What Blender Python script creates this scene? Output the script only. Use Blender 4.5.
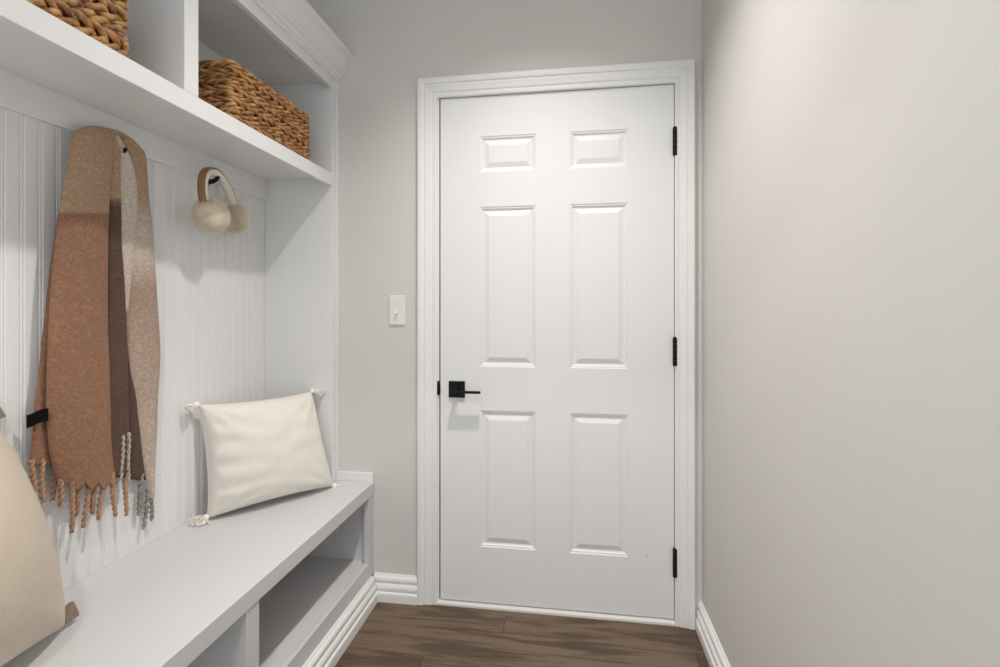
import bpy, bmesh, math, random
from mathutils import Vector, Matrix, noise

random.seed(7)
PI = math.pi
scene = bpy.context.scene
for o in list(bpy.data.objects):
    bpy.data.objects.remove(o, do_unlink=True)
COL = scene.collection

# ------------------------------------------------------------------ camera, world, exposure
cam_data = bpy.data.cameras.new('camera')
cam_data.sensor_width = 36.0
cam_data.lens = 496.9 / 1000 * 36.0
cam_data.shift_y = -0.024
cam_data.clip_start = 0.02
cam = bpy.data.objects.new('camera', cam_data)
cam.location = (0.5328, -1.963, 1.195)
cam.rotation_euler = (PI / 2, 0, 0.1459)
COL.objects.link(cam)
scene.camera = cam

world = bpy.data.worlds.new('world')
scene.world = world
world.use_nodes = True
wb = world.node_tree.nodes['Background']
wb.inputs[0].default_value = (0.91, 0.96, 1.0, 1)
wb.inputs[1].default_value = 1.7

vs = scene.view_settings
vs.view_transform = 'Standard'
vs.look = 'None'
vs.gamma = 1.0
vs.use_curve_mapping = False
vs.exposure = -0.12

LAMP_POWER = 140.0
CEIL = 2.74
# (x, y, power) of the recessed downlights in the hall ceiling
DOWNLIGHTS = [(0.38, -0.74, 1.08, 117, 1.0, (1.0, 0.955, 0.90)), (0.40, -2.5, 0.55, 112, 0.15, (1.0, 0.975, 0.95))]

# ------------------------------------------------------------------ layout constants (metres)
XR = 1.012        # right wall
XWL = -0.765      # left wall (behind the built-in)
XBB = -0.745      # face of the beadboard
YEND = -2.8       # open end of the hall
CABY = -2.30      # near end of the built-in
XS = -0.445       # front of the upper cubbies
XB = -0.281       # front of the bench
ZB = 0.483        # bench top
ZF0, ZF1 = 1.703, 1.754   # fascia of the cubby shelf
ZT = 2.108        # underside of the cubby top rail

# ------------------------------------------------------------------ materials
MATS = {}


def new_mat(name):
    m = bpy.data.materials.new(name)
    m.use_nodes = True
    nt = m.node_tree
    b = nt.nodes['Principled BSDF']
    MATS[name] = m
    return m, nt, b


def N(nt, t, **kw):
    n = nt.nodes.new(t)
    for k, v in kw.items():
        if k in n.inputs.keys():
            n.inputs[k].default_value = v
        else:
            setattr(n, k, v)
    return n


def coords(nt, scale=(1, 1, 1), kind='Object'):
    tc = N(nt, 'ShaderNodeTexCoord')
    mp = N(nt, 'ShaderNodeMapping')
    mp.inputs['Scale'].default_value = scale
    nt.links.new(tc.outputs[kind], mp.inputs['Vector'])
    return mp.outputs['Vector']


def add_bump(nt, b, height, strength, dist):
    bp = N(nt, 'ShaderNodeBump')
    bp.inputs['Strength'].default_value = strength
    bp.inputs['Distance'].default_value = dist
    nt.links.new(height, bp.inputs['Height'])
    nt.links.new(bp.outputs['Normal'], b.inputs['Normal'])
    return bp


def ramp(nt, fac, stops):
    r = N(nt, 'ShaderNodeValToRGB')
    e = r.color_ramp.elements
    while len(e) < len(stops):
        e.new(0.5)
    for el, (p, c) in zip(e, stops):
        el.position = p
        el.color = (*c, 1)
    nt.links.new(fac, r.inputs['Fac'])
    return r.outputs['Color']


def paint(name, col, rough=0.45, tex=120.0, bump=0.05, var=0.02):
    m, nt, b = new_mat(name)
    v = coords(nt)
    n1 = N(nt, 'ShaderNodeTexNoise', Scale=1.7, Detail=3.0)
    nt.links.new(v, n1.inputs['Vector'])
    c = ramp(nt, n1.outputs['Fac'], [(0.3, tuple(x * (1 - var) for x in col)), (0.7, tuple(min(1, x * (1 + var)) for x in col))])
    nt.links.new(c, b.inputs['Base Color'])
    b.inputs['Roughness'].default_value = rough
    n2 = N(nt, 'ShaderNodeTexNoise', Scale=tex, Detail=2.0)
    nt.links.new(v, n2.inputs['Vector'])
    add_bump(nt, b, n2.outputs['Fac'], bump, 0.002)
    return m


paint('wall_paint', (0.665, 0.643, 0.610), 0.7, 220, 0.12)
paint('ceiling_paint', (0.80, 0.79, 0.77), 0.8, 160, 0.1)
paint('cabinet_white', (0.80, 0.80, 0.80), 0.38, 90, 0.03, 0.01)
paint('board_white', (0.80, 0.80, 0.80), 0.75, 90, 0.03, 0.01)
MATS['board_white'].node_tree.nodes['Principled BSDF'].inputs['Specular IOR Level'].default_value = 0.2
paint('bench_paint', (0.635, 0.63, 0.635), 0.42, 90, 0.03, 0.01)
paint('trim_white', (0.82, 0.815, 0.805), 0.38, 90, 0.03, 0.01)
paint('door_white', (0.80, 0.80, 0.80), 0.42, 60, 0.04, 0.01)
paint('switch_plastic', (0.80, 0.785, 0.75), 0.35, 50, 0.0, 0.01)
paint('black_metal', (0.006, 0.006, 0.0065), 0.5, 300, 0.08, 0.1)
MATS['black_metal'].node_tree.nodes['Principled BSDF'].inputs['Specular IOR Level'].default_value = 0.2
paint('dark_screw', (0.10, 0.095, 0.09), 0.4, 50, 0.0)
paint('leather', (0.30, 0.155, 0.075), 0.55, 240, 0.2, 0.12)
paint('black_cloth', (0.006, 0.006, 0.007), 0.9, 400, 0.3, 0.1)
MATS['black_cloth'].node_tree.nodes['Principled BSDF'].inputs['Specular IOR Level'].default_value = 0.1
paint('threshold_paint', (0.74, 0.72, 0.68), 0.5, 80, 0.08, 0.05)
paint('gap_dark', (0.10, 0.10, 0.10), 0.8, 80, 0.0, 0.02)  # plain dark grey for the door stops and the slab under the planks


def make_floor_mat():
    m, nt, b = new_mat('floor_vinyl')
    oi = N(nt, 'ShaderNodeObjectInfo')
    tc = N(nt, 'ShaderNodeTexCoord')
    off = N(nt, 'ShaderNodeVectorMath', operation='MULTIPLY')
    nt.links.new(oi.outputs['Location'], off.inputs[0])
    off.inputs[1].default_value = (3.7, 9.1, 1)
    ad = N(nt, 'ShaderNodeVectorMath', operation='ADD')
    nt.links.new(tc.outputs['Object'], ad.inputs[0])
    nt.links.new(off.outputs[0], ad.inputs[1])
    mp = N(nt, 'ShaderNodeMapping')
    mp.inputs['Scale'].default_value = (1.5, 15.0, 1)
    nt.links.new(ad.outputs[0], mp.inputs['Vector'])
    n1 = N(nt, 'ShaderNodeTexNoise', Scale=1.6, Detail=7.0, Roughness=0.62, Distortion=0.6)
    nt.links.new(mp.outputs[0], n1.inputs['Vector'])
    mp2 = N(nt, 'ShaderNodeMapping')
    mp2.inputs['Scale'].default_value = (5.0, 130.0, 1)
    nt.links.new(ad.outputs[0], mp2.inputs['Vector'])
    n2 = N(nt, 'ShaderNodeTexNoise', Scale=1.5, Detail=4.0)
    nt.links.new(mp2.outputs[0], n2.inputs['Vector'])
    n3 = N(nt, 'ShaderNodeTexNoise', Scale=2.6, Detail=2.0)
    nt.links.new(ad.outputs[0], n3.inputs['Vector'])
    mx = N(nt, 'ShaderNodeMath', operation='MULTIPLY_ADD')
    nt.links.new(n2.outputs['Fac'], mx.inputs[0])
    mx.inputs[1].default_value = 0.32
    nt.links.new(n1.outputs['Fac'], mx.inputs[2])
    m2 = N(nt, 'ShaderNodeMath', operation='MULTIPLY_ADD')
    nt.links.new(n3.outputs['Fac'], m2.inputs[0])
    m2.inputs[1].default_value = 0.42
    nt.links.new(mx.outputs[0], m2.inputs[2])
    m3 = N(nt, 'ShaderNodeMath', operation='MULTIPLY_ADD')
    nt.links.new(oi.outputs['Random'], m3.inputs[0])
    m3.inputs[1].default_value = 0.10
    nt.links.new(m2.outputs[0], m3.inputs[2])
    c = ramp(nt, m3.outputs[0], [(0.55, (0.050, 0.032, 0.021)), (0.86, (0.090, 0.060, 0.040)), (1.0, (0.165, 0.115, 0.077))])
    nt.links.new(c, b.inputs['Base Color'])
    b.inputs['Roughness'].default_value = 0.55
    b.inputs['Specular IOR Level'].default_value = 0.3
    add_bump(nt, b, n2.outputs['Fac'], 0.15, 0.001)


def make_wicker():
    m, nt, b = new_mat('wicker')
    v = coords(nt)
    n1 = N(nt, 'ShaderNodeTexNoise', Scale=38.0, Detail=3.0)
    nt.links.new(v, n1.inputs['Vector'])
    n2 = N(nt, 'ShaderNodeTexNoise', Scale=260.0, Detail=3.0)
    nt.links.new(v, n2.inputs['Vector'])
    mx = N(nt, 'ShaderNodeMath', operation='MULTIPLY_ADD')
    nt.links.new(n2.outputs['Fac'], mx.inputs[0])
    mx.inputs[1].default_value = 0.35
    nt.links.new(n1.outputs['Fac'], mx.inputs[2])
    c = ramp(nt, mx.outputs[0], [(0.42, (0.10, 0.040, 0.012)), (0.62, (0.33, 0.150, 0.050)), (0.88, (0.58, 0.33, 0.13))])
    nt.links.new(c, b.inputs['Base Color'])
    b.inputs['Roughness'].default_value = 0.55
    add_bump(nt, b, n2.outputs['Fac'], 0.35, 0.002)
    m, nt, b = new_mat('wicker_core')
    n1 = N(nt, 'ShaderNodeTexNoise', Scale=90.0, Detail=3.0)
    nt.links.new(coords(nt), n1.inputs['Vector'])
    nt.links.new(ramp(nt, n1.outputs['Fac'], [(0.3, (0.08, 0.035, 0.012)), (0.7, (0.22, 0.11, 0.04))]), b.inputs['Base Color'])
    b.inputs['Roughness'].default_value = 0.9


def make_scarf_mat(name='scarf_wool'):
    m, nt, b = new_mat(name)
    vc = N(nt, 'ShaderNodeVertexColor', layer_name='Col')
    v = coords(nt, (1, 1, 1.4))
    n1 = N(nt, 'ShaderNodeTexNoise', Scale=300.0, Detail=4.0, Roughness=0.8)
    nt.links.new(v, n1.inputs['Vector'])
    n2 = N(nt, 'ShaderNodeTexNoise', Scale=110.0, Detail=2.0)
    nt.links.new(v, n2.inputs['Vector'])
    mul = N(nt, 'ShaderNodeMath', operation='ADD')
    nt.links.new(n1.outputs['Fac'], mul.inputs[0])
    nt.links.new(n2.outputs['Fac'], mul.inputs[1])
    r = ramp(nt, mul.outputs[0], [(0.72, (0.84, 0.83, 0.83)), (1.0, (1.0, 1.0, 1.0)), (1.25, (1.4, 1.4, 1.4))])
    rr = r.node
    rr.color_ramp.elements[2].position = 1.0
    rr.color_ramp.elements[1].position = 0.8
    rr.color_ramp.elements[0].position = 0.55
    mr = N(nt, 'ShaderNodeMath', operation='MULTIPLY')
    nt.links.new(mul.outputs[0], mr.inputs[0])
    mr.inputs[1].default_value = 0.78
    nt.links.new(mr.outputs[0], rr.inputs['Fac'])
    mix = N(nt, 'ShaderNodeMix', data_type='RGBA', blend_type='MULTIPLY')
    mix.inputs['Factor'].default_value = 1.0
    nt.links.new(vc.outputs['Color'], mix.inputs['A'])
    nt.links.new(r, mix.inputs['B'])
    nt.links.new(mix.outputs['Result'], b.inputs['Base Color'])
    b.inputs['Roughness'].default_value = 0.95
    b.inputs['Sheen Weight'].default_value = 0.06
    b.inputs['Sheen Roughness'].default_value = 0.5
    add_bump(nt, b, mul.outputs[0], 0.45, 0.003)


def cloth(name, c0, c1, scale=420.0, sheen=0.15):
    m, nt, b = new_mat(name)
    v = coords(nt)
    w1 = N(nt, 'ShaderNodeTexWave', Scale=scale, Distortion=1.5, Detail=2.0)
    w1.bands_direction = 'X'
    w2 = N(nt, 'ShaderNodeTexWave', Scale=scale, Distortion=1.5, Detail=2.0)
    w2.bands_direction = 'Z'
    n = N(nt, 'ShaderNodeTexNoise', Scale=60.0, Detail=4.0)
    for t in (w1, w2, n):
        nt.links.new(v, t.inputs['Vector'])
    a = N(nt, 'ShaderNodeMath', operation='ADD')
    nt.links.new(w1.outputs['Fac'], a.inputs[0])
    nt.links.new(w2.outputs['Fac'], a.inputs[1])
    nt.links.new(ramp(nt, n.outputs['Fac'], [(0.3, c0), (0.7, c1)]), b.inputs['Base Color'])
    b.inputs['Roughness'].default_value = 0.9
    b.inputs['Sheen Weight'].default_value = sheen
    add_bump(nt, b, a.outputs[0], 0.12, 0.001)


make_floor_mat()
make_wicker()
make_scarf_mat()
cloth('cream_cotton', (0.78, 0.735, 0.67), (0.80, 0.76, 0.695))
cloth('cream_tassel', (0.88, 0.82, 0.74), (0.92, 0.88, 0.81), 200)
cloth('beige_linen', (0.56, 0.475, 0.385), (0.59, 0.505, 0.41), 300)
cloth('brown_suede', (0.20, 0.15, 0.10), (0.28, 0.21, 0.15), 150)
cloth('fur_cream', (0.86, 0.79, 0.66), (0.92, 0.87, 0.76), 100)

m, nt, b = new_mat('fur_hair')
dif = N(nt, 'ShaderNodeBsdfDiffuse')
trl = N(nt, 'ShaderNodeBsdfTranslucent')
n1 = N(nt, 'ShaderNodeTexNoise', Scale=80.0, Detail=2.0)
nt.links.new(coords(nt), n1.inputs['Vector'])
hc = ramp(nt, n1.outputs['Fac'], [(0.3, (0.90, 0.84, 0.72)), (0.7, (0.95, 0.91, 0.82))])
mxs = N(nt, 'ShaderNodeMixShader')
mxs.inputs[0].default_value = 0.5
nt.links.new(hc, dif.inputs['Color'])
nt.links.new(hc, trl.inputs['Color'])
nt.links.new(dif.outputs[0], mxs.inputs[1])
nt.links.new(trl.outputs[0], mxs.inputs[2])
nt.links.new(mxs.outputs[0], nt.nodes['Material Output'].inputs['Surface'])
nt.nodes.remove(b)

em, nt, b = new_mat('lamp_diffuser')
b.inputs['Base Color'].default_value = (0.9, 0.9, 0.88, 1)
b.inputs['Emission Color'].default_value = (1.0, 0.94, 0.86, 1)
b.inputs['Emission Strength'].default_value = 12.0


# ------------------------------------------------------------------ mesh helpers
def link(name, me, mat, parent=None, smooth=False):
    o = bpy.data.objects.new(name, me)
    COL.objects.link(o)
    if mat:
        me.materials.clear()
        me.materials.append(MATS[mat])
    if smooth:
        for p in me.polygons:
            p.use_smooth = True
    if parent:
        o.parent = parent
    return o


def mesh_of(name, verts, faces):
    me = bpy.data.meshes.new(name)
    me.from_pydata([tuple(v) for v in verts], [], faces)
    me.update()
    return me


def fix_normals(me):
    bm = bmesh.new()
    bm.from_mesh(me)
    bmesh.ops.recalc_face_normals(bm, faces=bm.faces)
    bm.to_mesh(me)
    bm.free()


def box_mesh(name, x0, x1, y0, y1, z0, z1, bevel=0.0015, seg=2):
    bm = bmesh.new()
    bmesh.ops.create_cube(bm, size=1)
    for v in bm.verts:
        v.co = Vector((x0 + (v.co.x + .5) * (x1 - x0), y0 + (v.co.y + .5) * (y1 - y0), z0 + (v.co.z + .5) * (z1 - z0)))
    if bevel:
        bmesh.ops.bevel(bm, geom=bm.edges[:], offset=bevel, segments=seg, affect='EDGES', profile=0.5)
    me = bpy.data.meshes.new(name)
    bm.to_mesh(me)
    bm.free()
    return me


def box(name, x0, x1, y0, y1, z0, z1, mat, parent=None, bevel=0.0015):
    return link(name, box_mesh(name, x0, x1, y0, y1, z0, z1, bevel), mat, parent)


def sweep_profile(name, stations, profile, mat, parent=None, closed_profile=True, smooth=False):
    """stations: list of functions (u, v) -> Vector; skin profile points between stations."""
    verts, faces = [], []
    n = len(profile)
    for st in stations:
        for (u, v) in profile:
            verts.append(st(u, v))
    for s in range(len(stations) - 1):
        for i in range(n if closed_profile else n - 1):
            j = (i + 1) % n
            faces.append((s * n + i, s * n + j, (s + 1) * n + j, (s + 1) * n + i))
    faces.append(tuple(range(n)))
    faces.append(tuple((len(stations) - 1) * n + i for i in range(n))[::-1])
    me = mesh_of(name, verts, faces)
    fix_normals(me)
    return link(name, me, mat, parent, smooth)


def tube_geo(path, radii, sides=8, cap=True):
    verts, faces = [], []
    n = len(path)
    up = Vector((0, 0, 1))
    prev = None
    for i, p in enumerate(path):
        p = Vector(p)
        t = (Vector(path[min(i + 1, n - 1)]) - Vector(path[max(i - 1, 0)]))
        t = t.normalized() if t.length > 1e-9 else Vector((0, 0, 1))
        if prev is None:
            a = t.cross(up)
            if a.length < 1e-3:
                a = t.cross(Vector((1, 0, 0)))
        else:
            a = prev - t * prev.dot(t)
        a.normalize()
        prev = a
        bb = t.cross(a)
        r = radii[i] if hasattr(radii, '__len__') else radii
        for k in range(sides):
            an = 2 * PI * k / sides
            verts.append(p + (a * math.cos(an) + bb * math.sin(an)) * r)
    for i in range(n - 1):
        for k in range(sides):
            l = (k + 1) % sides
            faces.append((i * sides + k, i * sides + l, (i + 1) * sides + l, (i + 1) * sides + k))
    if cap:
        faces.append(tuple(range(sides))[::-1])
        faces.append(tuple((n - 1) * sides + k for k in range(sides)))
    return verts, faces


class Geo:
    def __init__(self):
        self.v, self.f = [], []

    def add(self, vf):
        o = len(self.v)
        self.v += [tuple(x) for x in vf[0]]
        self.f += [tuple(i + o for i in f) for f in vf[1]]
        return self

    def build(self, name, mat, parent=None, smooth=True):
        me = mesh_of(name, self.v, self.f)
        return link(name, me, mat, parent, smooth)


def lathe_geo(profile, center, axis, n=24):
    """profile: (radius, height along axis)"""
    axis = Vector(axis).normalized()
    a = axis.cross(Vector((0, 0, 1)))
    if a.length < 1e-3:
        a = Vector((1, 0, 0))
    a.normalize()
    bb = axis.cross(a)
    verts, faces = [], []
    for r, h in profile:
        for k in range(n):
            an = 2 * PI * k / n
            verts.append(Vector(center) + axis * h + (a * math.cos(an) + bb * math.sin(an)) * r)
    m = len(profile)
    for i in range(m - 1):
        for k in range(n):
            l = (k + 1) % n
            faces.append((i * n + k, i * n + l, (i + 1) * n + l, (i + 1) * n + k))
    faces.append(tuple(range(n))[::-1])
    faces.append(tuple((m - 1) * n + k for k in range(n)))
    return verts, faces


def empty(name, loc=(0, 0, 0), **props):
    o = bpy.data.objects.new(name, None)
    o.location = loc
    o.empty_display_size = 0.05
    COL.objects.link(o)
    for k, v in props.items():
        o[k] = v
    return o


def thing(name, label, cat, group=None):
    o = empty(name)
    o['label'] = label
    o['category'] = cat
    if group:
        o['group'] = group
    return o


def structure(o, label, cat):
    o['kind'] = 'structure'
    o['label'] = label
    o['category'] = cat
    return o


# ------------------------------------------------------------------ room shell
# floor: sub-floor slab with separate vinyl planks
floor = box('floor', XWL - .1, XR + .1, YEND, 0.12, -0.06, -0.006, 'gap_dark', None, 0)
structure(floor, 'dark brown wood-look plank floor running below the white door', 'floor')
PW, PL = 0.152, 1.22
rows = int((0.0 - YEND) / PW) + 1
plank_meshes = {}
for r in range(rows):
    y1 = -r * PW + 0.004
    y0 = max(y1 - PW, YEND)
    if y1 - y0 < 0.02:
        continue
    x = XWL - 0.1 - [0.08, 0.62, 0.33, 0.95, 0.48, 0.8][r % 6]
    while x < XR + .05:
        a, c = max(x, XWL - .1), min(x + PL, XR + .1)
        if c - a > 0.02:
            key = (round(c - a, 3), round(y1 - y0, 3))
            if key not in plank_meshes:
                w, d = (c - a) / 2, (y1 - y0) / 2
                plank_meshes[key] = box_mesh('plank', -w + .0004, w - .0004, -d + .0004, d - .0004, -0.006, 0.0, 0.0007, 1)
                plank_meshes[key].materials.append(MATS['floor_vinyl'])
            o = bpy.data.objects.new('plank', plank_meshes[key])
            o.location = ((a + c) / 2, (y0 + y1) / 2, 0)
            o.parent = floor
            COL.objects.link(o)
        x += PL

structure(box('ceiling', XWL - .1, XR + .1, YEND, 0.12, CEIL, CEIL + .08, 'ceiling_paint', None, 0), 'plain white ceiling above the hall', 'ceiling')
structure(box('wall_left', XWL - .1, XWL, YEND, 0.12, 0, CEIL, 'wall_paint', None, 0), 'greige wall behind the built-in bench and cubbies', 'wall')
structure(box('wall_right', XR, XR + .1, YEND, 0.12, 0, CEIL, 'wall_paint', None, 0), 'plain pale greige wall right of the door', 'wall')

# back wall with the door opening: four blocks joined into one wall mesh
DX0, DX1, DZ1 = -0.030, 0.942, 2.082
bm = bmesh.new()
xs = [XWL, DX0, DX1, XR]
zs = [0, DZ1, CEIL]
g = Geo()
vid = {}


def wv(x, y, z):
    k = (x, y, z)
    if k not in vid:
        vid[k] = len(g.v)
        g.v.append(k)
    return vid[k]


for y in (0.0, 0.12):
    for i in range(3):
        for j in range(2):
            if i == 1 and j == 0:
                continue
            f = (wv(xs[i], y, zs[j]), wv(xs[i + 1], y, zs[j]), wv(xs[i + 1], y, zs[j + 1]), wv(xs[i], y, zs[j + 1]))
            g.f.append(f if y == 0 else f[::-1])
g.f.append((wv(DX0, 0, 0), wv(DX0, 0, DZ1), wv(DX0, .12, DZ1), wv(DX0, .12, 0)))
g.f.append((wv(DX1, 0, DZ1), wv(DX1, 0, 0), wv(DX1, .12, 0), wv(DX1, .12, DZ1)))
g.f.append((wv(DX0, 0, DZ1), wv(DX1, 0, DZ1), wv(DX1, .12, DZ1), wv(DX0, .12, DZ1)))
bm.free()
structure(g.build('wall_back', 'wall_paint', None, False), 'warm greige wall around the white door', 'wall')

# baseboards
BASE = [(0, 0), (.026, 0), (.026, .030), (.0245, .036), (.019, .040), (.019, .044), (.0215, .049), (.0215, .058), (.018, .066),
        (.0125, .071), (.0125, .076), (.0155, .080), (.0155, .088), (.0125, .095), (.007, .100), (.005, .105), (0, .105)]
CX0 = -0.092      # outer edge of the left casing leg
CX1 = 0.985
structure(sweep_profile('baseboard_back', [lambda u, v: Vector((XB + .0, -u, v)), lambda u, v: Vector((CX0, -u, v))], BASE, 'trim_white'),
          'short white stepped baseboard between bench and door casing', 'baseboard')
BASER = [(u, v * 0.93) for u, v in BASE]
structure(sweep_profile('baseboard_right', [lambda u, v: Vector((XR - u, -.0005, v)), lambda u, v: Vector((XR - u, YEND, v))], BASER, 'trim_white'),
          'white stepped baseboard along the right wall', 'baseboard')

# ------------------------------------------------------------------ door casing and jamb
trim = empty('trim_1')
structure(trim, 'white moulded casing framing the door', 'door casing')
CW = 0.080
CIN0, CIN1, CTOP = CX0 + CW, CX1 - CW + 0.009, 2.132 - CW      # inner edges
CW1 = CX1 - CIN1
CPROF = [(0, 0), (0, .010), (.003, .013), (.012, .0135), (.016, .011), (.019, .011), (.024, .015), (.038, .017), (.046, .0185), (.050, .0165), (.053, .0165),
         (.057, .021), (.066, .023), (.076, .023), (.080, .020), (.080, 0)]


def casing(name, a, c, inner0, inner1, d0, d1, w):
    s = w / CW
    return sweep_profile(name, [lambda u, v: Vector((inner0[0], 0, inner0[1])) + Vector(d0) * (u * s) + Vector((0, -v, 0)),
                                lambda u, v: Vector((inner1[0], 0, inner1[1])) + Vector(d1) * (u * s) + Vector((0, -v, 0))], CPROF, 'trim_white', trim)


casing('side_casing', 0, 0, (CIN0, 0.0), (CIN0, CTOP), (-1, 0, 0), (-1, 0, 1), CW)
casing('side_casing', 0, 0, (CIN1, 0.0), (CIN1, CTOP), (1, 0, 0), (CW1 / CW1, 0, CW / CW1), CW1)
sA = lambda u, v: Vector((CIN0 - u, -v, CTOP + u))
sB = lambda u, v: Vector((CIN1 + u * CW1 / CW, -v, CTOP + u))
sweep_profile('head_casing', [sA, sB], CPROF, 'trim_white', trim)
# jamb
box('jamb', DX0, -0.0060, -0.001, .118, 0, DZ1, 'trim_white', trim, 0.001)
box('jamb', 0.9165, DX1, -0.001, .118, 0, DZ1, 'trim_white', trim, 0.001)
box('head_jamb', -0.0060, 0.9165, -0.001, .118, 2.0580, DZ1, 'trim_white', trim, 0.001)
box('door_stop', -0.0060, 0.008, .037, .075, 0.016, 2.0580, 'gap_dark', trim, 0.001)
box('door_stop', 0.904, 0.9165, .037, .075, 0.016, 2.0580, 'gap_dark', trim, 0.001)
box('door_stop', 0.008, 0.904, .037, .075, 2.042, 2.0580, 'gap_dark', trim, 0.001)
# strike plate lip
sp = Geo().add(lathe_geo([(.003, -.029), (.0065, -.024), (.0085, -.012), (.0085, .012), (.0065, .024), (.003, .029)], (-.0085, -.002, 0.876), (0, 0, 1), 14))
sp.build('strike_plate', 'black_metal', trim)['label'] = 'black strike plate lip'

# threshold
thr = sweep_profile('trim_2', [lambda u, v: Vector((CIN0 + .0005, u, v)), lambda u, v: Vector((CIN1 - .0005, u, v))],
                    [(-.012, 0), (-.012, .008), (-.008, .013), (.0, .0145), (.118, .0145), (.118, 0)], 'threshold_paint')
structure(thr, 'narrow off-white threshold strip under the door', 'threshold')

# ------------------------------------------------------------------ door
W, Z0, Z1, TH = 0.912, 0.020, 2.050, 0.036
door = empty('door_1')
structure(door, 'white six-panel door with black lever handle', 'door')
px = [0.0, 0.163, 0.387, 0.521, 0.743, W]
pz = [Z0, 0.243, 0.790, 0.966, 1.607, 1.747, 1.890, Z1]
g = Geo()
vid = {}
for i in range(5):
    for j in range(7):
        if i in (1, 3) and j in (1, 3, 5):
            continue
        g.f.append((wv(px[i], 0, pz[j]), wv(px[i + 1], 0, pz[j]), wv(px[i + 1], 0, pz[j + 1]), wv(px[i], 0, pz[j + 1])))
b0 = [wv(0, TH, Z0), wv(W, TH, Z0), wv(W, TH, Z1), wv(0, TH, Z1)]
g.f.append(tuple(b0[::-1]))
g.f.append((wv(0, 0, Z0), wv(0, TH, Z0), wv(W, TH, Z0), wv(W, 0, Z0)))
g.f.append((wv(0, 0, Z1), wv(W, 0, Z1), wv(W, TH, Z1), wv(0, TH, Z1)))
g.f.append((wv(0, 0, Z0), wv(0, 0, Z1), wv(0, TH, Z1), wv(0, TH, Z0)))
g.f.append((wv(W, 0, Z0), wv(W, TH, Z0), wv(W, TH, Z1), wv(W, 0, Z1)))
g.build('slab', 'door_white', door, False)
LOOPS = [(0.0, 0.0), (0.002, 0.0025), (0.005, 0.0035), (0.0075, 0.0035), (0.0105, 0.0085), (0.0155, 0.0105), (0.0185, 0.0105), (0.036, 0.0030), (0.0385, 0.0025)]
for i in (1, 3):
    for j in (1, 3, 5):
        x0, x1, z0, z1 = px[i], px[i + 1], pz[j], pz[j + 1]
        v, f = [], []
        for (ins, d) in LOOPS:
            d *= .8
            v += [(x0 + ins, d, z0 + ins), (x1 - ins, d, z0 + ins), (x1 - ins, d, z1 - ins), (x0 + ins, d, z1 - ins)]
        for k in range(len(LOOPS) - 1):
            for q in range(4):
                r = (q + 1) % 4
                f.append((k * 4 + q, k * 4 + r, k * 4 + 4 + r, k * 4 + 4 + q))
        k = len(LOOPS) - 1
        f.append(tuple(k * 4 + q for q in range(4)))
        link('door_panel', mesh_of('door_panel', v, f), 'door_white', door)
# lever handle
hx, hz = 0.069, 0.873
rose = box('handle_rose', hx - .033, hx + .033, -.009, .0, hz - .033, hz + .033, 'black_metal', door, 0.0015)
rose['label'] = 'black square handle rose'
Geo().add(lathe_geo([(.010, 0), (.010, .030), (.009, .032)], (hx, -.009, hz), (0, -1, 0), 18)).build('neck', 'black_metal', rose)
lv = [(hx - .014, -.060), (hx + .104, -.058), (hx + .104, -.040), (hx + .012, -.040), (hx + .012, -.036), (hx - .012, -.036), (hx - .014, -.038)]
lever = sweep_profile('lever', [lambda u, v: Vector((u, v, hz - .0075)), lambda u, v: Vector((u, v, hz + .0010))], lv, 'black_metal', rose)
# hinges
for zc in (1.829, 1.034, 0.236):
    h = empty('hinge')
    h.parent = door
    h['label'] = 'black door hinge'
    gk = Geo()
    for k in range(5):
        a = zc - .052 + k * .0208
        gk.add(lathe_geo([(.0080, .0004), (.0086, .0009), (.0086, .0199), (.0080, .0204)], (W + .0025, -.0085, a), (0, 0, 1), 14))
    gk.add(lathe_geo([(.0082, 0), (.0070, .004), (.002, .006)], (W + .0025, -.0085, zc + .052), (0, 0, 1), 12))
    gk.build('knuckle', 'black_metal', h)
    box('leaf', W - .0035, W - .0002, -.0035, .0, zc - .051, zc + .051, 'black_metal', h, 0.0004)
# small hinge-side screw mark low on the door
Geo().add(lathe_geo([(.0022, 0), (.0018, .0008)], (0.815, -.0001, 0.255), (0, -1, 0), 10)).build('screw', 'dark_screw', door)

# ------------------------------------------------------------------ light switch
sw = thing('light_switch', 'white toggle light switch on the wall beside the door', 'light switch')
SX, SZ = -0.1815, 1.192
plate = box('plate', SX - .035, SX + .035, -.0065, -.0002, SZ - .0605, SZ + .0605, 'switch_plastic', sw, 0.003)
box('toggle_slot', SX - .006, SX + .006, -.0075, -.006, SZ - .013, SZ + .013, 'switch_plastic', sw, 0.0006)
tg = [(-.0065, .004), (-.020, -.010), (-.021, -.014), (-.018, -.0155), (-.0065, -.009)]
sweep_profile('toggle', [lambda u, v: Vector((SX - .004, u, SZ + v)), lambda u, v: Vector((SX + .004, u, SZ + v))], tg, 'switch_plastic', sw)
for dz in (.030, -.030):
    Geo().add(lathe_geo([(.003, 0), (.0024, .0009)], (SX, -.0065, SZ + dz), (0, -1, 0), 12)).build('screw', 'switch_plastic', sw)

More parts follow.
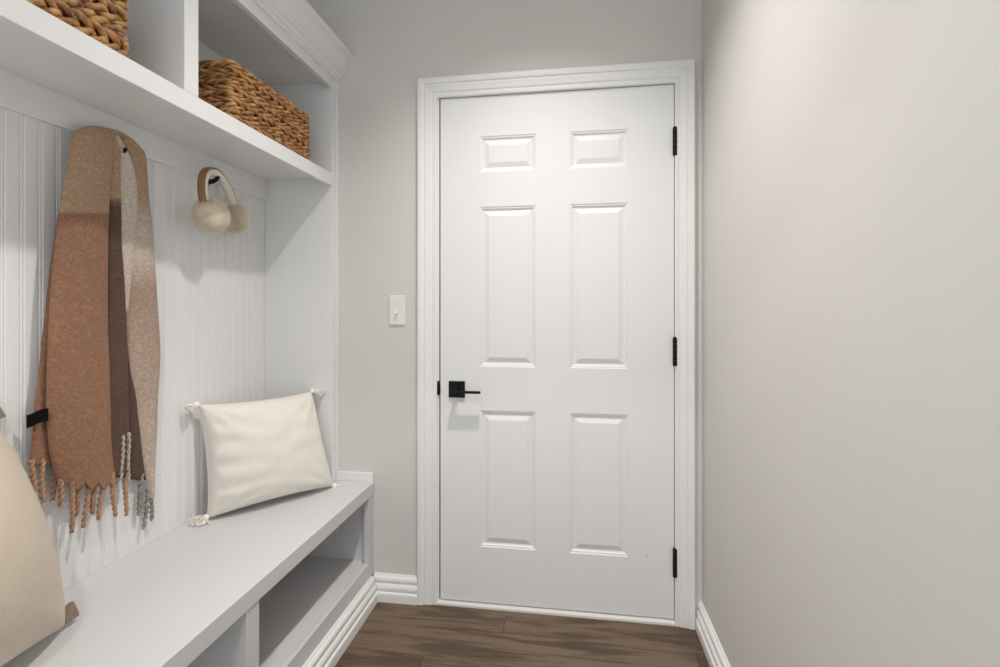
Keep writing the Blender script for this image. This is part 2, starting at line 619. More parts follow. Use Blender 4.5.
# ------------------------------------------------------------------ recessed downlights
for i, (lx, ly, lp, cone, blend, tint) in enumerate(DOWNLIGHTS):
    t = thing('recessed_downlight', ['small recessed ceiling downlight in front of the door', 'small recessed ceiling downlight at the bench end of the hall'][i], 'ceiling light', 'recessed downlights')
    t.location = (lx, ly, CEIL)
    tr = Geo()
    prof = [(.050, -.001), (.050, -.006), (.056, -.009), (.074, -.006), (.076, -.0005)]
    tr.add(lathe_geo(prof, (0, 0, 0), (0, 0, 1), 40))
    tr.f = [f for f in tr.f if len(f) == 4]
    tr.build('trim_ring', 'trim_white', t)
    dg = Geo().add(lathe_geo([(.049, -.0015), (.049, -.003)], (0, 0, 0), (0, 0, 1), 40))
    dg.build('diffuser', 'lamp_diffuser', t, False)
    ld = bpy.data.lights.new('downlight_glow', 'SPOT')
    ld.spot_size = math.radians(cone)
    ld.spot_blend = blend
    ld.shadow_soft_size = 0.05
    ld.energy = LAMP_POWER * lp
    ld.color = tint
    lo = bpy.data.objects.new('downlight_glow', ld)
    lo.location = (0, 0, -.012)
    lo.parent = t
    COL.objects.link(lo)

# ------------------------------------------------------------------ built-in: beadboard back
bead = thing('beadboard_panel', 'white beadboard back of the built-in with a flat hook rail', 'wall panelling')
BWID = 0.0405
ZBR0 = 1.652
prof = [(0.0, .0032), (.0015, .0050), (.003, .006), (.0305, .006), (.0320, .0050), (.0335, .0032), (.0348, .0050), (.0366, .0058), (.0384, .0050), (BWID, .0032)]
nb = int((0 - .045 - CABY) / BWID) + 1
v, f = [], []
n = len(prof)
for z in (ZB + .0005, ZBR0 + .01):
    for (a, d) in prof:
        v.append((XBB - .006 + d, -a, z))
for i in range(n - 1):
    f.append((i, i + 1, n + i + 1, n + i))
v += [(XWL + .001, 0, ZB + .0005), (XWL + .001, -BWID, ZB + .0005), (XWL + .001, 0, ZBR0 + .01), (XWL + .001, -BWID, ZBR0 + .01)]
f += [(2 * n, 2 * n + 1, n - 1) + tuple(range(n - 2, -1, -1)), (2 * n + 3, 2 * n + 2) + tuple(range(n, 2 * n))]
bmesh_board = mesh_of('board', v, f)
fix_normals(bmesh_board)
bmesh_board.materials.append(MATS['board_white'])
for k in range(nb):
    o = bpy.data.objects.new('board', bmesh_board)
    o.location = (0, -.045 - k * BWID, 0)
    o.parent = bead
    COL.objects.link(o)
box('hook_rail', XBB - .010, XBB + .010, CABY, -.045, ZBR0, 1.735, 'cabinet_white', bead, 0.0012)

# ------------------------------------------------------------------ built-in: upper cubbies
cub = thing('cubby_shelf', 'white built-in upper cubby unit with crown moulding', 'shelf')
box('shelf_board', XWL + .001, XS - .0202, CABY, -.0455, 1.735, ZF1, 'cabinet_white', cub)
box('shelf_fascia', XS - .020, XS, CABY, -.0455, ZF0, ZF1, 'cabinet_white', cub, 0.0012)
side = box('side_panel', XWL + .001, XS, -.045, -.0005, ZB + .0005, 2.20, 'cabinet_white', cub, 0.0012)
box('scribe_strip', XS, XS + .007, -.012, -.0005, ZB + .038, 2.148, 'cabinet_white', cub, 0.002)
box('back_panel', XWL + .001, XWL + .012, CABY, -.0455, ZF1 + .0003, 2.13, 'cabinet_white', cub, 0)
for y0 in (-.829, -1.580):
    box('divider', XWL + .0122, XS, y0, y0 + .048, ZF1 + .0003, ZT + .022, 'cabinet_white', cub, 0.0012)
box('side_panel', XWL + .001, XS, CABY - .045, CABY - .0003, ZB + .0005, 2.20, 'cabinet_white', cub, 0.0012)
box('top_board', XWL + .001, XS - .0202, CABY, -.0455, ZT + .0223, 2.16, 'cabinet_white', cub, 0)
box('top_rail', XS - .020, XS, CABY, -.0455, ZT, 2.20, 'cabinet_white', cub, 0.0012)
CROWN = [(0, 2.146), (.010, 2.146), (.012, 2.150), (.012, 2.158), (.018, 2.161), (.022, 2.166), (.024, 2.172), (.030, 2.175), (.031, 2.180),
         (.036, 2.186), (.043, 2.196), (.052, 2.210), (.060, 2.220), (.066, 2.224), (.067, 2.229), (.073, 2.232), (.077, 2.238), (.077, 2.250), (0, 2.250)]
sweep_profile('crown_moulding', [lambda u, v: Vector((XS + u, -.0005, v)), lambda u, v: Vector((XS + u, CABY - .045, v))], CROWN, 'cabinet_white', cub)
box('top_cap', XWL + .001, XS, CABY - .045, -.0005, 2.2003, 2.250, 'cabinet_white', cub, 0)

# ------------------------------------------------------------------ built-in: bench
seat = thing('bench_seat', 'white painted bench top running along the beadboard', 'bench top')
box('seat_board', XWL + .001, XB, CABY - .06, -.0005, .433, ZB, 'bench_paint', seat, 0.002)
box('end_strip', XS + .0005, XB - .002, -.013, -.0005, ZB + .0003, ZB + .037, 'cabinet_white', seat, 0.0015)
bench = thing('storage_bench', 'white built-in bench base with open shoe cubbies below the seat', 'bench')
XF = XB - .004
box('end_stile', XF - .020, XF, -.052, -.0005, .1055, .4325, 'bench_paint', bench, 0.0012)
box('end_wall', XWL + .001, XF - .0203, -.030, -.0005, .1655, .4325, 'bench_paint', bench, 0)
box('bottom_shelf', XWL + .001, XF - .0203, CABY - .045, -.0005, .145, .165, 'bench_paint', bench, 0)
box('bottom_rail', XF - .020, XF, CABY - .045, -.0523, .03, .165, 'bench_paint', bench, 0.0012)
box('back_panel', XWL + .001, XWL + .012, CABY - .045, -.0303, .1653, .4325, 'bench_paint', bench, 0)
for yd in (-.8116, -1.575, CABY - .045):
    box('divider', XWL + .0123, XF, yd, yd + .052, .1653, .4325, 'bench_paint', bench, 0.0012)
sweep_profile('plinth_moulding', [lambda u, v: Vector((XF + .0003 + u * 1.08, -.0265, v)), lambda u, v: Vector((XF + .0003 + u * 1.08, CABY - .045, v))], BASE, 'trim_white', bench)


# ------------------------------------------------------------------ baskets
def basket(name, label, y0, y1, x0, x1, z0, nrow, rh, strand, pitch, seed):
    t = thing(name, label, 'basket', 'woven baskets in the upper cubbies')
    rnd = random.Random(seed)
    rc = 0.006
    # path (rounded rectangle, ccw)
    pts = []
    for cx, cy, a0 in ((x1 - rc, y1 - rc, 0), (x0 + rc, y1 - rc, 90), (x0 + rc, y0 + rc, 180), (x1 - rc, y0 + rc, 270)):
        for k in range(6):
            a = math.radians(a0 + k * 18)
            pts.append(Vector((cx + rc * math.cos(a), cy + rc * math.sin(a), 0)))
    pts.append(pts[0])
    cum = [0]
    for a, c in zip(pts, pts[1:]):
        cum.append(cum[-1] + (c - a).length)
    L = cum[-1]

    def at(s):
        s = s % L
        for i in range(len(cum) - 1):
            if s <= cum[i + 1]:
                k = (s - cum[i]) / max(1e-9, cum[i + 1] - cum[i])
                p = pts[i].lerp(pts[i + 1], k)
                d = (pts[i + 1] - pts[i]).normalized()
                return p, d
        return pts[-1], (pts[-1] - pts[-2]).normalized()

    turns = round(L / pitch)
    steps = turns * 10
    for j in range(nrow):
        zc = z0 + rh * (j + .5)
        g = Geo()
        sgn = 1 if (j * 7 + seed) % 5 < 3 else -1
        ph0 = rnd.random() * 6
        for s_ in range(2):
            path, rad = [], []
            for k in range(steps + 1):
                s = L * k / steps
                p, d = at(s)
                nrm = Vector((d.y, -d.x, 0))
                ph = sgn * 2 * PI * turns * k / steps + s_ * PI + ph0 + 1.6 * noise.noise(Vector((s * 9, j * 5.3, seed)))
                wob = .0022 * noise.noise(Vector((s * 40, j * 3.1, seed)))
                r = rh * .30
                path.append(p + nrm * (math.cos(ph) * r * 1.0 + wob) + Vector((0, 0, zc + math.sin(ph) * r + wob)))
                rad.append(strand * (1 + .22 * noise.noise(Vector((s * 55, j * 7.7 + s_ * 3, seed + 2)))))
            g.add(tube_geo(path, rad, 6))
        g.build('braid_row', 'wicker', t)
    # rim rope and inner lining
    g = Geo()
    path = [at(L * k / 120)[0] + Vector((0, 0, z0 + rh * nrow - .001)) for k in range(121)]
    g.add(tube_geo(path, strand * 1.1, 8))
    g.build('rim', 'wicker', t)
    ins = .006
    gl = Geo()
    a, c, d, e = x0 + ins, x1 - ins, y0 + ins, y1 - ins
    h0, h1 = z0 + .0035, z0 + rh * nrow - .004
    ins2 = .004
    out = [(a, d), (c, d), (c, e), (a, e)]
    inn = [(a + ins2, d + ins2), (c - ins2, d + ins2), (c - ins2, e - ins2), (a + ins2, e - ins2)]
    gl.v = [(x, y, h0) for x, y in out] + [(x, y, h1) for x, y in out] + [(x, y, h1) for x, y in inn] + [(x, y, h0 + .004) for x, y in inn]
    gl.f = [(3, 2, 1, 0), (12, 13, 14, 15)]
    for k in range(4):
        l = (k + 1) % 4
        gl.f += [(k, l, 4 + l, 4 + k), (4 + k, 4 + l, 8 + l, 8 + k), (8 + k, 8 + l, 12 + l, 12 + k)]
    gl.build('lining', 'wicker_core', t, False)
    return t


basket('wicker_basket', 'brown braided basket in the cubby nearest the door', -.634, -.205, -.725, -.460, ZF1 + .0015, 10, .0171, .0056, .080, 3)
basket('wicker_basket', 'brown chunky braided basket cut off by the top of the picture', -1.45, -.985, -.735, -.462, ZF1 + .0015, 9, .0215, .0072, .064, 11)


# ------------------------------------------------------------------ coat hooks
def coat_hook(label, y, z, k=1.0):
    t = thing('coat_hook', label, 'hook', 'black coat hooks on the rail')
    xf = XBB + .0103
    Geo().add(lathe_geo([(.017, 0), (.017, .003), (.014, .005), (.008, .006)], (xf, y, z), (1, 0, 0), 24)).build('base_plate', 'black_metal', t)
    p = [(xf + .004, y, z), (xf + .016 * k, y, z - .001), (xf + .030 * k, y, z + .000), (xf + .042 * k, y, z + .006 * k), (xf + .049 * k, y, z + .016 * k)]
    g = Geo().add(tube_geo(p, [.0085 * k, .0085 * k, .008 * k, .0075 * k, .007 * k], 10))
    g.build('peg', 'black_metal', t)
    Geo().add(lathe_geo([(.003 * k, -.007 * k), (.007 * k, -.005 * k), (.0085 * k, 0), (.007 * k, .005 * k), (.003 * k, .007 * k)], (xf + .050 * k, y, z + .018 * k), (0.5, 0, 1), 14)).build('knob', 'black_metal', t)
    return t


coat_hook('black coat hook carrying the cream earmuffs', -.400, 1.640)
coat_hook('dark coat hook mostly hidden inside the hanging scarf', -.738, 1.634, .55)


# ------------------------------------------------------------------ scarf
TAN = (0.41, 0.268, 0.172)
RUS = (0.275, 0.140, 0.082)
DRK = (0.095, 0.052, 0.036)
GRY = (0.60, 0.53, 0.46)
LGT = (0.53, 0.44, 0.365)
MAU = (0.385, 0.27, 0.205)
ORA = (0.44, 0.235, 0.14)
WHT = (0.50, 0.43, 0.37)
DGR = (0.22, 0.20, 0.185)


def mixc(a, c, k):
    return tuple(x + (y - x) * k for x, y in zip(a, c))


def colour_at(stops, t):
    if t <= stops[0][0]:
        return stops[0][1]
    for (a, ca), (c, cc) in zip(stops, stops[1:]):
        if t <= c:
            return mixc(ca, cc, (t - a) / max(1e-9, c - a))
    return stops[-1][1]


def catmull(rows, sub):
    """rows: list of (Vector left, Vector right); smooth resample"""
    out = []
    n = len(rows)
    for i in range(n - 1):
        for k in range(sub):
            t = k / sub
            res = []
            for s in range(2):
                p0, p1, p2, p3 = (rows[max(i - 1, 0)][s], rows[i][s], rows[i + 1][s], rows[min(i + 2, n - 1)][s])
                res.append(0.5 * ((2 * p1) + (-p0 + p2) * t + (2 * p0 - 5 * p1 + 4 * p2 - p3) * t * t + (-p0 + 3 * p1 - 3 * p2 + p3) * t ** 3))
            out.append(tuple(res))
    out.append(rows[-1])
    return out


def colourise(me, fn):
    ca = me.color_attributes.new('Col', 'FLOAT_COLOR', 'POINT')
    for i, vtx in enumerate(me.vertices):
        ca.data[i].color = (*fn(vtx.co), 1)


def sheet(name, rows, stops, parent, thick=.006, bulge=.005, wave=.002, cols=14, sub=5, seed=0.0, label=None):
    rows = [(Vector(a), Vector(c)) for a, c in rows]
    rows = catmull(rows, sub)
    nr = len(rows)
    v, f = [], []
    sides = []
    for sgn in (1, -1):
        for i, (a, c) in enumerate(rows):
            pa = rows[max(i - 1, 0)]
            pb = rows[min(i + 1, nr - 1)]
            down = ((pb[0] + pb[1]) - (pa[0] + pa[1])).normalized()
            across = (c - a)
            nn = across.normalized().cross(down)
            if nn.x < 0:
                nn = -nn
            nn = (nn + Vector((.15, -.02, 0))).normalized()
            for k in range(cols + 1):
                t = k / cols
                u = 2 * t - 1
                e = math.sqrt(max(0.0, 1 - abs(u) ** 6))
                p = a.lerp(c, t)
                p = p + nn * (bulge * (1 - u * u) - bulge * .5)
                p = p + nn * wave * noise.noise(Vector((p.y * 28, p.z * 9, seed)))
                p = p + nn * (sgn * thick * .5 * (0.12 + .88 * e))
                p.z += .004 * noise.noise(Vector((p.y * 60, p.z * 20, seed + 5))) * (1 if i == nr - 1 else 0)
                v.append(p)
    m = cols + 1
    for i in range(nr - 1):
        for k in range(cols):
            q = (i * m + k, i * m + k + 1, (i + 1) * m + k + 1, (i + 1) * m + k)
            f.append(q)
            o = nr * m
            f.append(tuple(o + x for x in q[::-1]))
    o = nr * m
    for i in range(nr - 1):
        for k in (0, cols):
            q = (i * m + k, (i + 1) * m + k, o + (i + 1) * m + k, o + i * m + k)
            f.append(q if k == 0 else q[::-1])
    for k in range(cols):
        for i in (0, nr - 1):
            f.append((i * m + k, i * m + k + 1, o + i * m + k + 1, o + i * m + k))
    me = mesh_of(name, v, f)
    fix_normals(me)
    colourise(me, lambda co: colour_at(stops, -co.z + .006 * noise.noise(co * 90)))
    ob = link(name, me, 'scarf_wool', parent, True)
    if label:
        ob['label'] = label
    return ob


scarf = thing('scarf', 'fringed brown and tan wool scarf hanging from a hook', 'scarf')
front = [((-0.6941,-0.898,1.611),(-0.6941,-0.787,1.648)),((-0.6922,-0.907,1.563),(-0.6922,-0.788,1.598)),((-0.6922,-0.919,1.498),(-0.6922,-0.794,1.529)),((-0.6941,-0.927,1.434),(-0.6941,-0.795,1.459)),((-0.6941,-0.928,1.424),(-0.6941,-0.795,1.449)),((-0.6964,-0.939,1.314),(-0.6964,-0.796,1.328)),((-0.6988,-0.949,1.146),(-0.6988,-0.794,1.14)),((-0.7011,-0.951,0.98),(-0.7011,-0.786,0.95)),((-0.7021,-0.946,0.884),(-0.7021,-0.782,0.841)),((-0.7025,-0.934,0.82),(-0.7025,-0.772,0.77)),((-0.7025,-0.917,0.773),(-0.7025,-0.763,0.721))]
back_left = [((-0.7199,-0.912,1.427),(-0.7199,-0.803,1.448)),((-0.7199,-0.927,1.315),(-0.7199,-0.803,1.327)),((-0.7199,-0.938,1.218),(-0.7199,-0.803,1.22)),((-0.7199,-0.95,1.098),(-0.7199,-0.803,1.087)),((-0.7199,-0.963,0.982),(-0.7199,-0.803,0.953)),((-0.7199,-0.97,0.889),(-0.7199,-0.803,0.846)),((-0.7199,-0.976,0.832),(-0.7199,-0.808,0.78))]
inner = [((-0.708,-0.822,1.672),(-0.708,-0.777,1.677)),((-0.7072,-0.792,1.63),(-0.7072,-0.756,1.642)),((-0.7072,-0.792,1.571),(-0.7072,-0.753,1.582)),((-0.7072,-0.792,1.496),(-0.7072,-0.751,1.505)),((-0.7072,-0.792,1.485),(-0.7072,-0.751,1.493)),((-0.7072,-0.792,1.355),(-0.7072,-0.747,1.361)),((-0.7082,-0.791,1.221),(-0.7082,-0.736,1.222)),((-0.7082,-0.791,1.086),(-0.7082,-0.73,1.081)),((-0.7082,-0.791,0.951),(-0.7082,-0.727,0.939)),((-0.7082,-0.785,0.842),(-0.7082,-0.724,0.826)),((-0.7082,-0.779,0.737),(-0.7082,-0.72,0.717))]
grey = [((-0.716,-0.79,1.68),(-0.716,-0.75,1.682)),((-0.7176,-0.755,1.643),(-0.7176,-0.727,1.652)),((-0.7157,-0.757,1.609),(-0.7157,-0.71,1.623)),((-0.7147,-0.755,1.568),(-0.7147,-0.697,1.583)),((-0.7147,-0.755,1.498),(-0.7147,-0.689,1.513)),((-0.7147,-0.752,1.416),(-0.7147,-0.694,1.425)),((-0.7147,-0.749,1.333),(-0.7147,-0.704,1.337)),((-0.7147,-0.742,1.25),(-0.7147,-0.715,1.251)),((-0.7147,-0.736,1.188),(-0.7147,-0.723,1.188))]
brown = [((-0.7279,-0.736,1.25),(-0.7279,-0.701,1.251)),((-0.7279,-0.729,1.081),(-0.7279,-0.691,1.077)),((-0.7279,-0.726,0.939),(-0.7279,-0.667,0.928)),((-0.7279,-0.72,0.824),(-0.7279,-0.65,0.806)),((-0.7279,-0.714,0.708),(-0.7279,-0.639,0.683))]
back_right = [((-0.7246,-0.72,1.634),(-0.7246,-0.653,1.655)),((-0.7223,-0.722,1.563),(-0.7223,-0.645,1.583)),((-0.7223,-0.722,1.492),(-0.7223,-0.638,1.509)),((-0.7223,-0.722,1.449),(-0.7223,-0.632,1.465)),((-0.7223,-0.725,1.335),(-0.7223,-0.62,1.346)),((-0.7223,-0.725,1.293),(-0.7223,-0.616,1.3)),((-0.7223,-0.722,1.109),(-0.7223,-0.601,1.101)),((-0.7223,-0.711,1.022),(-0.7223,-0.601,1.009)),((-0.7223,-0.69,0.932),(-0.7223,-0.609,0.918)),((-0.7223,-0.673,0.812),(-0.7223,-0.616,0.797)),((-0.7223,-0.652,0.687),(-0.7223,-0.625,0.678)),((-0.7223,-0.643,0.63),(-0.7223,-0.631,0.626))]
saddle = [((-0.6964,-0.892,1.632),(-0.6964,-0.781,1.663)),((-0.7011,-0.876,1.653),(-0.7011,-0.768,1.676)),((-0.7082,-0.852,1.668),(-0.7082,-0.746,1.684)),((-0.7152,-0.821,1.677),(-0.7152,-0.717,1.683)),((-0.7213,-0.778,1.679),(-0.7213,-0.684,1.677)),((-0.7246,-0.739,1.671),(-0.7246,-0.663,1.667))]
V = Vector
# the front end, the roll over the hook and the right-hand end are one continuous length
long_rows = front[::-1] + saddle + back_right
one = [(-1.44, TAN), (-1.425, RUS)]


def long_cloth():
    rows = [(V(a), V(c)) for a, c in long_rows]
    nf = len(front)
    SUB = 18
    ns = len(saddle)
    rs = catmull(rows, SUB)
    nr = len(rs)
    cols = 18
    v, f, colr = [], [], []
    for sgn in (1, -1):
        for i, (a, c) in enumerate(rs):
            pa, pb = rs[max(i - 1, 0)], rs[min(i + 1, nr - 1)]
            along = ((pb[0] + pb[1]) - (pa[0] + pa[1])).normalized()
            nn = along.cross((c - a).normalized())
            s = i / SUB
            if s < nf - 1:
                base = V((1, -.15, .1))
            else:
                base = V((.7, .1, .6)) if s < nf + ns - 2 else V((1, .1, .1))
            if nn.dot(base) < 0:
                nn = -nn
            nn = (nn + base * .6).normalized()
            for k in range(cols + 1):
                t = k / cols
                u = 2 * t - 1
                e = math.sqrt(max(0.0, 1 - abs(u) ** 6))
                p = a.lerp(c, t)
                bul = .014 if s < nf + 1 else .009
                p = p + nn * (bul * (1 - u * u) - bul * .4)
                p = p + nn * .003 * noise.noise(V((p.y * 22, p.z * 7, 1.7)))
                p = p + nn * (sgn * .004 * (0.12 + .88 * e))
                if s < 2:
                    p.z -= .020 * (1 - s / 2) * abs(math.cos(PI * 4.3 * t + .4)) ** 1.5
                v.append(p)
                z = p.z + .0012 * noise.noise(p * 90)
                if s < nf:
                    cc = mixc(RUS, TAN, min(1, max(0, (z - 1.435 - (p.y + .88) * .18) / .006)))
                elif s < nf + ns:
                    cc = TAN
                else:
                    cc = colour_at([(-1.52, TAN), (-1.44, LGT), (-1.34, LGT), (-1.26, MAU), (-.95, mixc(MAU, LGT, .35)), (-.64, LGT)], -z)
                colr.append(cc)
    m = cols + 1
    o = nr * m
    for i in range(nr - 1):
        for k in range(cols):
            q = (i * m + k, i * m + k + 1, (i + 1) * m + k + 1, (i + 1) * m + k)
            f.append(q)
            f.append(tuple(o + x for x in q[::-1]))
        for k in (0, cols):
            f.append((i * m + k, (i + 1) * m + k, o + (i + 1) * m + k, o + i * m + k))
    for k in range(cols):
        for i in (0, nr - 1):
            f.append((i * m + k, i * m + k + 1, o + i * m + k + 1, o + i * m + k))
    me = mesh_of('cloth', v, f)
    ca = me.color_attributes.new('Col', 'FLOAT_COLOR', 'POINT')
    for i, c in enumerate(colr):
        ca.data[i].color = (*c, 1)
    fix_normals(me)
    return link('cloth', me, 'scarf_wool', scarf, True)


long_cloth()
sheet('back_layer', back_left, one, scarf, seed=3.1)
sheet('inner_fold', inner, [(-1.50, TAN), (-1.485, DRK)], scarf, seed=5.3, bulge=.004)  # russet darkened in the colour itself to give this fold its shade
sheet('lining_fold', grey, [(-1.60, GRY), (-1.2, LGT)], scarf, seed=7.7, bulge=.004, label='pale grey inner fold')
sheet('brown_fold', brown, [(-1.3, DRK), (-.7, DRK)], scarf, seed=9.2, bulge=.004)

tassels = [((-0.7021, -0.894, 0.766), (-0.7021, -0.894, 0.639), ORA),
           ((-0.7021, -0.848, 0.763), (-0.7021, -0.861, 0.639), ORA),
           ((-0.7021, -0.805, 0.762), (-0.7021, -0.822, 0.642), ORA),
           ((-0.7035, -0.783, 0.746), (-0.7035, -0.775, 0.629), ORA),
           ((-0.7082, -0.738, 0.723), (-0.7082, -0.738, 0.616), ORA),
           ((-0.7053, -0.919, 0.774), (-0.7053, -0.918, 0.715), ORA),
           ((-0.7072, -0.871, 0.762), (-0.7072, -0.875, 0.673), RUS),
           ((-0.7072, -0.826, 0.757), (-0.7072, -0.834, 0.661), RUS),
           ((-0.7199, -0.948, 0.833), (-0.7199, -0.951, 0.734), ORA),
           ((-0.7199, -0.973, 0.836), (-0.7199, -0.97, 0.767), ORA),
           ((-0.7199, -0.92, 0.822), (-0.7199, -0.924, 0.731), RUS),
           ((-0.7035, -0.75, 0.841), (-0.7035, -0.753, 0.723), WHT),
           ((-0.7044, -0.731, 0.842), (-0.7044, -0.731, 0.709), WHT),
           ((-0.7279, -0.664, 0.703), (-0.7279, -0.679, 0.591), DGR),
           ((-0.7223, -0.636, 0.64), (-0.7223, -0.638, 0.559), DGR),
           ((-0.7246, -0.646, 0.655), (-0.7246, -0.66, 0.545), DGR)]
for i, (a, c, colr) in enumerate(tassels):
    a, c = V(a) + V((0, 0, .006)), V(c)
    g = Geo()
    Ln = (c - a).length
    turns = Ln / .032
    cr = []
    for s in range(2):
        path, rad = [], []
        for k in range(29):
            t = k / 28
            ph = t * turns * 2 * PI + s * PI + i
            sway = .004 * math.sin(t * 3.2 + i * 1.3) * t
            R_ = .0027 * (1 + .15 * math.sin(t * 9 + i))
            path.append(a.lerp(c, t) + V((math.sin(ph) * R_, math.cos(ph) * R_ + sway, 0)))
            rad.append((.0040 if t < .93 else .0028) * (1 - .12 * t))
        if colr is WHT:
            rad = [r * .75 for r in rad]
        g.add(tube_geo(path, rad, 7))
    me = mesh_of('tassel', g.v, g.f)
    tip = colr
    if colr is WHT:
        colourise(me, lambda co: mixc(WHT, DGR, .6 if noise.noise(co * 120) > .05 else 0))
    elif colr is DGR:
        colourise(me, lambda co: mixc(DGR, WHT, .8 if noise.noise(co * 130) > .2 else 0))
    else:
        colourise(me, lambda co: mixc(colr, TAN, .5 + .5 * noise.noise(co * 100)))
    link('tassel', me, 'scarf_wool', scarf, True)
# sewn-on black tag
tv = []
for d in (0, .002):
    for k in range(7):
        t = k / 6
        y = -.957 - t * .027
        xx = -.693 - .026 * t
        zz = .947 - .010 * t + .002 * math.sin(t * 5)
        tv += [(xx + d, y - d, zz - .015), (xx + d, y - d, zz + .015)]
tf = []
for k in range(6):
    q = (2 * k, 2 * k + 2, 2 * k + 3, 2 * k + 1)
    tf += [q, tuple(14 + x for x in q[::-1]), (2 * k, 2 * k + 14, 2 * k + 16, 2 * k + 2), (2 * k + 1, 2 * k + 3, 2 * k + 17, 2 * k + 15)]
tf += [(0, 1, 15, 14), (12, 26, 27, 13)]
tme = mesh_of('tag', tv, tf)
fix_normals(tme)
link('tag', tme, 'black_cloth', scarf)['label'] = 'small black fabric tag'

# ------------------------------------------------------------------ earmuffs
muff = thing('earmuffs', 'cream fluffy earmuffs with brown leather headband on a hook', 'earmuffs')
PL_, PR_ = V((-.648, -.484, 1.503)), V((-.684, -.312, 1.526))
mid = (PL_ + PR_) / 2
half = (PR_ - PL_) / 2
BL_, BR_ = V((-.652, -.505, 1.525)), V((-.690, -.300, 1.540))
bmid, bhalf = (BL_ + BR_) / 2, (BR_ - BL_) / 2


def band_point(t):
    """t in 0..1 from the left pad over the hook to the right pad"""
    a = PI * (1 - t)
    h = math.sin(a) ** .8
    p = bmid + bhalf * math.cos(a) + V((-.010 * h, -.028 * h, h * .140))
    return p


axis = half.normalized()
perp = axis.cross(V((0, 0, 1))).normalized()
if perp.x < 0:
    perp = -perp


def band(name, w, r0, r1, mat):
    v, f = [], []
    n = 40
    for i in range(n + 1):
        t = i / n
        p = band_point(t)
        d = (band_point(min(1, t + .01)) - band_point(max(0, t - .01))).normalized()
        out = perp.cross(d).normalized()
        if out.z < 0 and .2 < t < .8 or out.dot(p - mid) < 0:
            out = -out
        k = 8
        for q in range(k):
            an = 2 * PI * q / k
            cw = math.copysign(abs(math.cos(an)) ** .5, math.cos(an))
            cr = math.copysign(abs(math.sin(an)) ** .6, math.sin(an))
            v.append(p + perp * cw * w + out * ((r0 + r1) / 2 + cr * (r1 - r0) / 2))
    for i in range(n):
        for q in range(8):
            r = (q + 1) % 8
            f.append((i * 8 + q, i * 8 + r, i * 8 + 8 + r, i * 8 + 8 + q))
    f += [tuple(range(8)), tuple(n * 8 + q for q in range(8))[::-1]]
    me = mesh_of(name, v, f)
    fix_normals(me)
    return link(name, me, mat, muff, True)


lb = band('headband', .0125, .001, .0055, 'leather')
lb['label'] = 'brown leather outer headband'
pb_ = band('headband_lining', .0150, -.016, .0005, 'fur_cream')
pb_['label'] = 'cream plush inner band'


def ear_pad(c, ax, rr, th, seed):
    rnd = random.Random(seed)
    ax = ax.normalized()
    a = ax.cross(V((0, 0, 1))).normalized()
    bb = ax.cross(a)
    v, f = [], []
    nu, nvv = 32, 18
    for i in range(nvv + 1):
        ph = PI * i / nvv
        for k in range(nu):
            th_ = 2 * PI * k / nu
            d = ax * math.cos(ph) * th + (a * math.cos(th_) + bb * math.sin(th_)) * math.sin(ph) ** .8 * rr
            d = d * (1 + .05 * noise.noise(d * 40 + V((seed, 0, 0))))
            v.append(c + d)
    for i in range(nvv):
        for k in range(nu):
            l = (k + 1) % nu
            f.append((i * nu + k, i * nu + l, i * nu + nu + l, i * nu + nu + k))
    me = mesh_of('ear_pad', v, f)
    fix_normals(me)
    pad = link('ear_pad', me, 'fur_cream', muff, True)
    g = Geo()
    for _ in range(11000):
        z = rnd.uniform(-1, 1)
        th_ = rnd.uniform(0, 2 * PI)
        s = math.sqrt(1 - z * z)
        nrm = ax * z + (a * math.cos(th_) + bb * math.sin(th_)) * s
        p = c + ax * z * th + (a * math.cos(th_) + bb * math.sin(th_)) * s ** .8 * rr
        j = V((rnd.uniform(-1, 1), rnd.uniform(-1, 1), rnd.uniform(-1.2, .8))) * .55
        d = (nrm + j).normalized()
        Lh = rnd.uniform(.008, .019)
        sd = d.cross(V((rnd.random(), rnd.random(), rnd.random()))).normalized() * .00045
        o = len(g.v)
        g.v += [tuple(p - sd), tuple(p + sd), tuple(p + d * Lh + V((0, 0, -.001)))]
        g.f.append((o, o + 1, o + 2))
    fu = g.build('fur', 'fur_hair', pad)
    fu['kind'] = 'stuff'
    return pad


ear_pad(PL_, V((.75, -.62, .12)), .050, .038, 1)
ear_pad(PR_, V((.8, .55, 0)), .044, .034, 2)


# ------------------------------------------------------------------ pillows
def tuft(origin, d, length, n, mat, parent, seed, spread=.45, r=.0022):
    rnd = random.Random(seed)
    d = V(d).normalized()
    g = Geo()
    g.add(lathe_geo([(.003, -.007), (.0095, -.004), (.0120, .001), (.0110, .008), (.006, .014)], origin, d, 12))
    for _ in range(n):
        j = V((rnd.uniform(-1, 1), rnd.uniform(-1, 1), rnd.uniform(-1, 1))) * spread
        e = (d + j).normalized()
        path, rad = [], []
        Lh = length * rnd.uniform(.75, 1.05)
        for k in range(6):
            t = k / 5
            p = V(origin) + e * Lh * t * .8 + d * Lh * t * .2 + V((0, 0, -.010 * t * t))
            if p.z < ZB + r + .001:
                p.z = ZB + r + .001 + rnd.random() * .003
            path.append(p)
            rad.append(r * (1.15 - .35 * t))
        g.add(tube_geo(path, rad, 5))
    return g.build('tassel', mat, parent)


